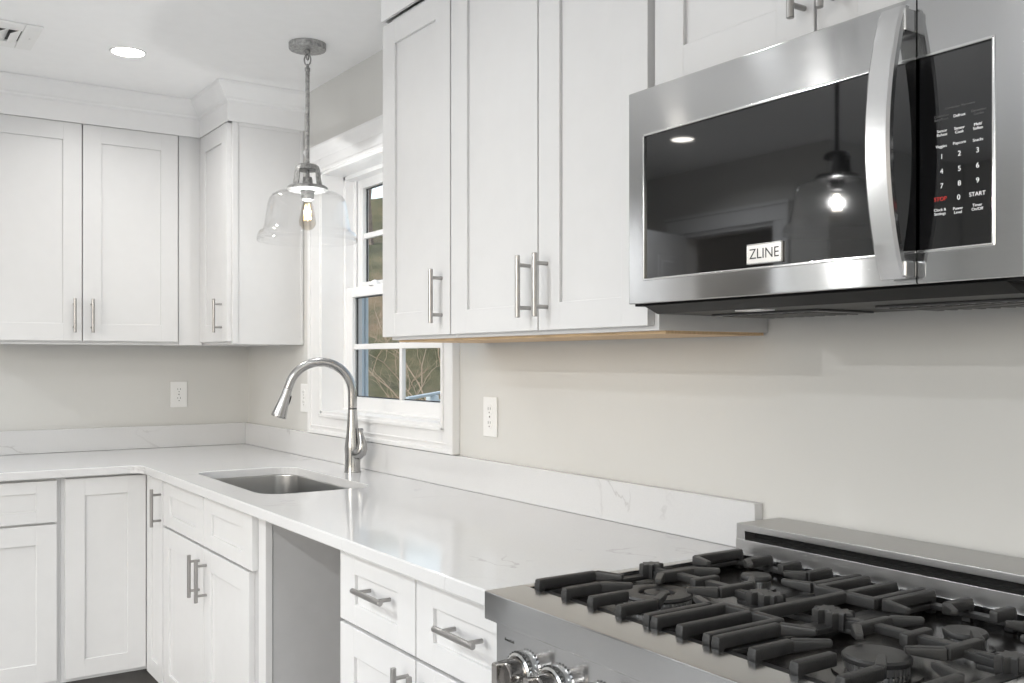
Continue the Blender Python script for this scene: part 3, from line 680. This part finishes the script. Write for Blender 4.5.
# handle: vertical bowed flat bar with turned-in ends
hx0, hx1 = 3.845, 3.885
rings = []
n = 28
for k in range(n+1):
    s = k/n; z = 1.430+(1.804-1.430)*s
    bow = math.sin(PI*s)**.8*.036+.022
    y = MY-bow; w0, w1 = hx0, hx1
    th = .011
    rings.append([Vector((w0, y+.003, z)), Vector((w0+.004, y, z)), Vector((w1-.004, y-.0005, z)), Vector((w1, y+.003, z)), Vector((w1, y+th, z)), Vector((w0, y+th, z))])
bm = bmesh.new(); loft(bm, rings)
for z0_, z1_ in ((1.432, 1.455), (1.768, 1.800)):
    box(bm, hx0+.010, hx1+.003, MY-.024, MY+.001, z0_, z1_, .003)
obj('handle', bm, M['hsteel'], dr)
# underside
bm = bmesh.new(); box(bm, MX0+.004, MX1-.004, MY+.012, -.02, MZ0-.004, MZ0+.003, .001)
prism(bm, [(MY+.012, MZ0+.003), (MY+.012, MZ0-.004), (MY+.045, MZ0-.018), (-.06, MZ0-.018), (-.03, MZ0-.004), (-.03, MZ0+.003)], MX0+.03, MX1-.03, 'x')
ub = obj('underside', bm, M['black'], mw, sm=False, label='black vented underside')
for a in (3.36, 3.72):
    bm = bmesh.new(); box(bm, a, a+.25, -.25, -.10, MZ0-.022, MZ0-.018, .001)
    for k in range(9): box(bm, a+.02+k*.024, a+.032+k*.024, -.24, -.11, MZ0-.0235, MZ0-.022)
    obj('grease_filter', bm, M['under'], ub, sm=False)
bm = bmesh.new(); box(bm, 3.50, 3.56, -.335, -.30, MZ0-.0205, MZ0-.018, .001); obj('lamp_cover', bm, M['white_plastic'], ub)

# ---------------------------------------------------------------- range
RX0, RX1, RYF, RZ = 3.320, 4.080, -.7345, .936
rg = thing('range', 'stainless steel gas range with black cast iron grates under the microwave', 'range', (3.70, -.36, 0))
bm = bmesh.new()                                              # cooktop rim: front shelf, sides, back; well in the middle
WY0, WY1, WXA, WXB = -.657, -.150, RX0+.022, RX1-.022
box(bm, RX0, RX1, RYF, WY0, .889, RZ, .0022); box(bm, RX0, WXA, WY0-.001, -.145, .889, RZ, .0022); box(bm, WXB, RX1, WY0-.001, -.145, .889, RZ, .0022); box(bm, RX0, RX1, WY1, -.03, .889, RZ, .001)
obj('cooktop_rim', bm, M['steelf'], rg)
obj('burner_well', B(WXA-.001, WXB+.001, WY0-.001, WY1+.001, .895, .912, bev=.001), M['enamel'], rg, label='black enamel burner well')
bm = bmesh.new(); box(bm, RX0+.012, RX1-.012, RYF+.016, -.05, .755, .889, .002); cp = obj('control_fascia', bm, M['steelf'], rg)
bm = bmesh.new(); box(bm, RX0+.012, RX1-.012, RYF+.05, -.05, .10, .755, .002); obj('oven_body', bm, M['steelf'], rg)
bm = bmesh.new(); box(bm, RX0+.016, RX1-.016, RYF+.022, RYF+.055, .20, .745, .004); od = obj('oven_door', bm, M['steelf'], rg)
obj('oven_window', B(RX0+.13, RX1-.13, RYF+.0205, RYF+.03, .33, .60, bev=.002), M['bglass'], od)
bm = bmesh.new(); lathe(bm, (RX0+.06, RYF-.02, .70), [(.012, 0), (.012, RX1-RX0-.12)], 20, (1, 0, 0)); box(bm, RX0+.09, RX0+.11, RYF-.02, RYF+.024, .692, .708, .003); box(bm, RX1-.11, RX1-.09, RYF-.02, RYF+.024, .692, .708, .003); obj('handle', bm, M['steelp'], od)
for x in (RX0+.05, RX1-.05):
    for y in (RYF+.09, -.10):
        bm = bmesh.new(); lathe(bm, (x, y, 0), [(.022, 0), (.022, .01), (.016, .015), (.016, .105)], 20); obj('leg', bm, M['steelp'], rg)
# backguard
bm = bmesh.new(); BY = -.140
box(bm, RX0, RX1, BY, -.012, .980, .9935, .0015)                       # top
box(bm, RX0, RX0+.022, BY, -.03, .963, .981, .001); box(bm, RX1-.014, RX1, BY, -.03, .963, .981, .001)
box(bm, RX0, RX1, BY-.002, -.03, .935, .9635, .0015)
obj('backguard', bm, M['steelb'], rg)
obj('vent_slot', B(RX0+.012, RX1-.012, BY+.030, -.03, .963, .981), M['black'], rg, sm=False)
# knobs
kz = .816
for i, x in enumerate((3.413, 3.500, 3.600, 3.790, 3.880, 3.970)):
    ax = Vector((0, -1, 0)); cy = RYF+.016
    bm = bmesh.new(); c_ = Vector((x, cy, kz+.004))
    lathe(bm, c_, [(.036, 0), (.036, .006), (.034, .009), (.0335, .012), (.030, .014), (.0275, .012), (.027, .006)], 40, ax)
    bz = obj('knob', bm, M['steelp'], rg)
    bm = bmesh.new(); lathe(bm, c_+ax*.006, [(.0265, 0), (.0262, .030), (.0245, .036), (.004, .037)], 40, ax)
    box(bm, x-.0075, x+.0075, cy-.058, cy-.030, kz+.004-.026, kz+.004+.026, .004)
    obj('knob_grip', bm, M['knob'], bz)
    bm = bmesh.new()
    for k in range(30):
        a = 2*PI*k/30; q_ = c_+Vector((math.cos(a)*.0352, -.0095, math.sin(a)*.0352)); box(bm, q_.x-.0012, q_.x+.0012, q_.y-.0012, q_.y+.0012, q_.z-.0012, q_.z+.0012)
    obj('knob_marks', bm, M['ink'], bz, sm=False)
t_ = text_bm('Front Left', .0065, (3.372, RYF+.0155, .862), FACE_Y, .0003); obj('knob_print', t_, M['under'], cp, sm=False)

# burners
def burner(x, y, r, label):
    b = bmesh.new(); lathe(b, (x, y, .9122), [(r*1.30, 0), (r*1.28, .003), (r*.9, .005)], 40)
    o = obj('burner', b, M['enamel'], rg, label=label)
    b = bmesh.new(); lathe(b, (x, y, .916), [(r*.80, 0), (r*.86, .002), (r*.86, .011), (r*.8, .013)], 40)
    for k in range(36):
        a = 2*PI*k/36; q_ = Vector((x+math.cos(a)*r*.88, y+math.sin(a)*r*.88, .9215)); box(b, -.0016, .0016, -.0016, .0016, -.005, .005, rot=None)
        for v in b.verts[-8:]: v.co = Matrix.Rotation(a, 3, 'Z') @ v.co + q_
    obj('flame_ring', b, M['burnerbase'], o)
    b = bmesh.new(); lathe(b, (x, y, .9285), [(r*.98, 0), (r, .0015), (r, .0055), (r*.93, .0085), (r*.3, .0095), (.001, .0095)], 44); obj('burner_cap', b, M['iron'], o)
def ring_burner(x, y, r, label):
    b = bmesh.new(); lathe(b, (x, y, .9122), [(r*1.2, 0), (r*1.18, .003), (r*.9, .005)], 40); o = obj('burner', b, M['enamel'], rg, label=label)
    b = bmesh.new(); lathe(b, (x, y, .916), [(r*.95, 0), (r*.95, .009), (r*.5, .009), (r*.5, 0)], 44, cap0=False, cap1=False)
    lathe(b, (x, y, .916), [(r*.33, 0), (r*.33, .011), (.001, .011)], 30)
    for k in range(48):
        a = 2*PI*k/48; q_ = Vector((x+math.cos(a)*r*.96, y+math.sin(a)*r*.96, .9195)); box(b, -.0016, .0016, -.0014, .0014, -.0035, .0035)
        for v in b.verts[-8:]: v.co = Matrix.Rotation(a, 3, 'Z') @ v.co + q_
    obj('flame_ring', b, M['burnerbase'], o)
    b = bmesh.new(); lathe(b, (x, y, .9262), [(r*.50, 0), (r*1.0, 0), (r*1.02, .003), (r*.98, .007), (r*.60, .0085), (r*.52, .006), (r*.50, 0)], 48, cap0=False, cap1=False)
    lathe(b, (x, y, .9275), [(r*.36, 0), (r*.38, .002), (r*.36, .006), (r*.1, .0075), (.001, .0075)], 36)
    obj('burner_cap', b, M['iron'], o)
ring_burner(3.478, -.495, .058, 'large ring burner')
burner(3.490, -.270, .027, 'small burner')
burner(3.905, -.500, .044, 'wide round burner')
burner(3.905, -.300, .030, 'medium burner')

# grates
GT = .950; GW = .0145; GH = .024
def notch_boss(bm, x, y):
    """small star shaped joint casting"""
    n_ = 8; pts = []
    for k in range(n_*2):
        a = 2*PI*k/(n_*2)+.2; r = .019 if k % 2 == 0 else .0125; pts.append((x+r*math.cos(a), y+r*math.sin(a)*1.25))
    loft(bm, [[Vector((p, q_, GT-.024)) for p, q_ in pts], [Vector((p, q_, GT-.002)) for p, q_ in pts], [Vector((x+(p-x)*.9, y+(q_-y)*.9, GT)) for p, q_ in pts]])
def finger(bm, pts, taper=False):
    for i in range(len(pts)-1):
        last = i == len(pts)-2
        bar(bm, (*pts[i], GT), (*pts[i+1], GT if not (taper and last) else GT-.001), GW, GH*.76, .0038, w1=(GW*.75 if taper and last else None), h1=(GH*.4 if taper and last else None))
def foot(bm, x, y):
    s = -1 if y < -.4 else 1; y += s*.0004; bar(bm, (x, y-.006, GT-.006), (x, y+.006, GT-.006), GW+.0002, GT-.006-.9125, .002)
def side_grate(x0, x1, cx, fy, by, label):
    bm = bmesh.new(); YA, YB = -.651, -.162; ym = -.402
    # low perimeter rail
    zt = .930
    for p, q_ in (((x0+.006, YA+.006), (x0+.006, YB-.006)), ((x1-.006, YA+.006), (x1-.006, YB-.006)), ((x0, YA+.012), (x1, YA+.012)), ((x0, YB-.010), (x1, YB-.010)), ((x0, ym), (x0+.055, ym)), ((x1-.055, ym), (x1, ym))):
        bar(bm, (*p, zt), (*q_, zt), .020, .008, .002)
    e0, e1 = x0+.006, x1-.006; w = x1-x0; i0, i1 = cx-.068, cx+.068
    for ex, sg in ((e0, 1), (e1, -1)):
        finger(bm, [(ex, YA), (ex, -.525)]); finger(bm, [(ex, -.525), (ex+sg*.048, -.503)], True)
        finger(bm, [(ex, YB), (ex, -.285)]); finger(bm, [(ex, -.285), (ex+sg*.052, -.300)], True)
        foot(bm, ex, YA+.006); foot(bm, ex, YB-.006)
        notch_boss(bm, ex+sg*.008, ym); bar(bm, (ex+sg*.005, ym, GT-.004), (ex+sg*.055, ym, GT-.006), .011, .016)
    for ix, sg in ((i0, 1), (i1, -1)):
        finger(bm, [(ix, YA), (ix, -.575)]); finger(bm, [(ix, -.575), (ix+sg*.030, -.530)], True)
        finger(bm, [(ix, YB), (ix, -.225)]); finger(bm, [(ix, -.225), (ix+sg*.030, -.250)], True)
        finger(bm, [(ix, ym-.038), (ix, ym+.038)]); finger(bm, [(ix, ym-.038), (ix+sg*.034, -.478)], True); finger(bm, [(ix, ym+.038), (ix+sg*.030, ym+.075)], True)
        foot(bm, ix, YA+.006); foot(bm, ix, YB-.006)
        bar(bm, (ix, ym, .944), (ex if False else ix-sg*.055, ym, .940), .018, .012)
    finger(bm, [(cx, YA), (cx, -.575)]); finger(bm, [(cx, YB), (cx, -.215)]); finger(bm, [(cx, ym-.030), (cx, ym+.030)])
    foot(bm, cx, YA+.006); foot(bm, cx, YB-.006)
    bar(bm, (i0, ym, .946), (i1, ym, .946), .016, .012)
    return obj('grate', bm, M['iron'], rg, label=label)
side_grate(3.347, 3.632, 3.496, -.495, -.27, 'left cast iron grate over two burners')
side_grate(3.758, 4.042, 3.896, -.50, -.30, 'right cast iron grate over two burners')
bm = bmesh.new(); x0, x1, xm = 3.643, 3.747, 3.695; YA, YB = -.651, -.162
zt = .930
for p, q_ in (((x0, YA+.012), (x1, YA+.012)), ((x0, YB-.010), (x1, YB-.010)), ((x0, -.402), (x1, -.402)), ((x0, YA), (x0, YB)), ((x1, YA), (x1, YB))): bar(bm, (*p, zt), (*q_, zt), .018, .008, .002)
finger(bm, [(xm, YA), (xm, YB)])
for ex in (x0, x1):
    finger(bm, [(ex, YA), (ex, -.506)]); finger(bm, [(ex, YB), (ex, -.290)]); notch_boss(bm, ex, -.402)
for yy in (-.506, -.290): finger(bm, [(x0-.006, yy), (x1+.006, yy)])
for ex in (x0, xm, x1): foot(bm, ex, YA+.006); foot(bm, ex, YB-.006)
obj('grate', bm, M['iron'], rg, label='narrow middle cast iron grate with two crossbars')

# ---------------------------------------------------------------- outdoors seen through the window
def heights(x, y):
    d = -x*.87+y*.5
    return -.8+min(6.6, max(0, (d-8))*.42)+.2*math.sin(x*.7)*math.cos(y*.8)
bm = bmesh.new(); NX, NY = 90, 60; g = {}
for i in range(NX+1):
    for j in range(NY+1):
        x = -42+i*56/NX; y = .6+j*34/NY
        g[i, j] = bm.verts.new((x, y, heights(x, y)+random.uniform(-.12, .12)*(1 if j > 2 else 0)))
for i in range(NX):
    for j in range(NY): bm.faces.new((g[i, j], g[i+1, j], g[i+1, j+1], g[i, j+1]))
hl = obj('hillside', bm, M['hill']); setp(hl, 'wooded hillside of leaf litter and brush outside the window', 'hillside', kind='structure')
def grow(bm, p, d, L, r, depth, wob=.35, n=6, br=.5):
    pts = [Vector(p)]; rs = [r]; d = Vector(d).normalized()
    for k in range(n):
        d = (d+Vector((random.uniform(-wob, wob), random.uniform(-wob, wob), random.uniform(-wob*.5, wob*.7)))*.5).normalized()
        pts.append(pts[-1]+d*L/n); rs.append(r*(1-.65*(k+1)/n))
    tube(bm, pts, rs, 5 if r < .02 else 8)
    if depth > 0:
        for k in range(2, n+1):
            if random.random() < .8:
                a = random.uniform(0, 2*PI); q = (d+Vector((math.cos(a), math.sin(a), random.uniform(-.1, .6)))*.9).normalized()
                grow(bm, pts[k], q, L*random.uniform(br*.8, br*1.2), rs[k]*.65, depth-1, wob, max(4, n-1), .5)
k_ = 0
for (x, y, h, r, lab) in ((-12.9, 6.4, 8, .12, 'thick bare tree trunk farther up the slope outside the window'), (-17.5, 9.0, 9, .15, 'distant bare tree high on the wooded slope'), (-22.5, 11.2, 9, .13, 'faint bare tree on the ridge behind the upper sash'), (-27.5, 13.6, 10, .15, 'farthest bare tree on the ridge top')):
    bm = bmesh.new(); z = heights(x, y)-.15; grow(bm, (x, y, z), (0.02, 0, 1), h, r, 3, .14, 9, .20)
    setp(obj('bare_tree', bm, M['bark'], org=(x, y, z), sm=False), lab, 'tree', 'bare trees outside the window')
for (x, y, sd_, lab) in ((-5.35, 3.30, 3, 'bare shrub with pale twigs behind the left lower pane'), (-8.3, 5.75, 9, 'bare shrub with pale twigs behind the right lower pane')):
    random.seed(sd_); bm = bmesh.new(); z = heights(x, y)
    for k in range(6):
        a = 2*PI*k/6; grow(bm, (x, y, z), (math.cos(a)*.25, math.sin(a)*.25, 1), random.uniform(2.3, 3.0), .013, 3, .95, 8, .30)
    setp(obj('bare_shrub', bm, M['twig'], org=(x, y, z), sm=False), lab, 'shrub', 'bare shrubs outside the window')
rl_ = thing('deck_railing', 'pale grey-blue rail outside, low behind the right lower window pane', 'railing', (-1.6, 1.7, -.8))
bm = bmesh.new(); A_, B_ = (-1.60, 1.70), (-3.2, 3.03)
bar(bm, (*A_, 1.05), (*B_, 1.05), .05, .02, .003); bar(bm, (*A_, .98), (*B_, .98), .03, .02, .003); obj('top_rail', bm, M['vinyl'], rl_)
for t_ in (.02, .5, .98):
    x, y = A_[0]+(B_[0]-A_[0])*t_, A_[1]+(B_[1]-A_[1])*t_; bm = bmesh.new(); box(bm, x-.04, x+.04, y-.04, y+.04, -.95, 1.03, .004); obj('post', bm, M['vinyl'], rl_)

for o in list(COL.objects):
    if '_o' in o.keys(): del o['_o']
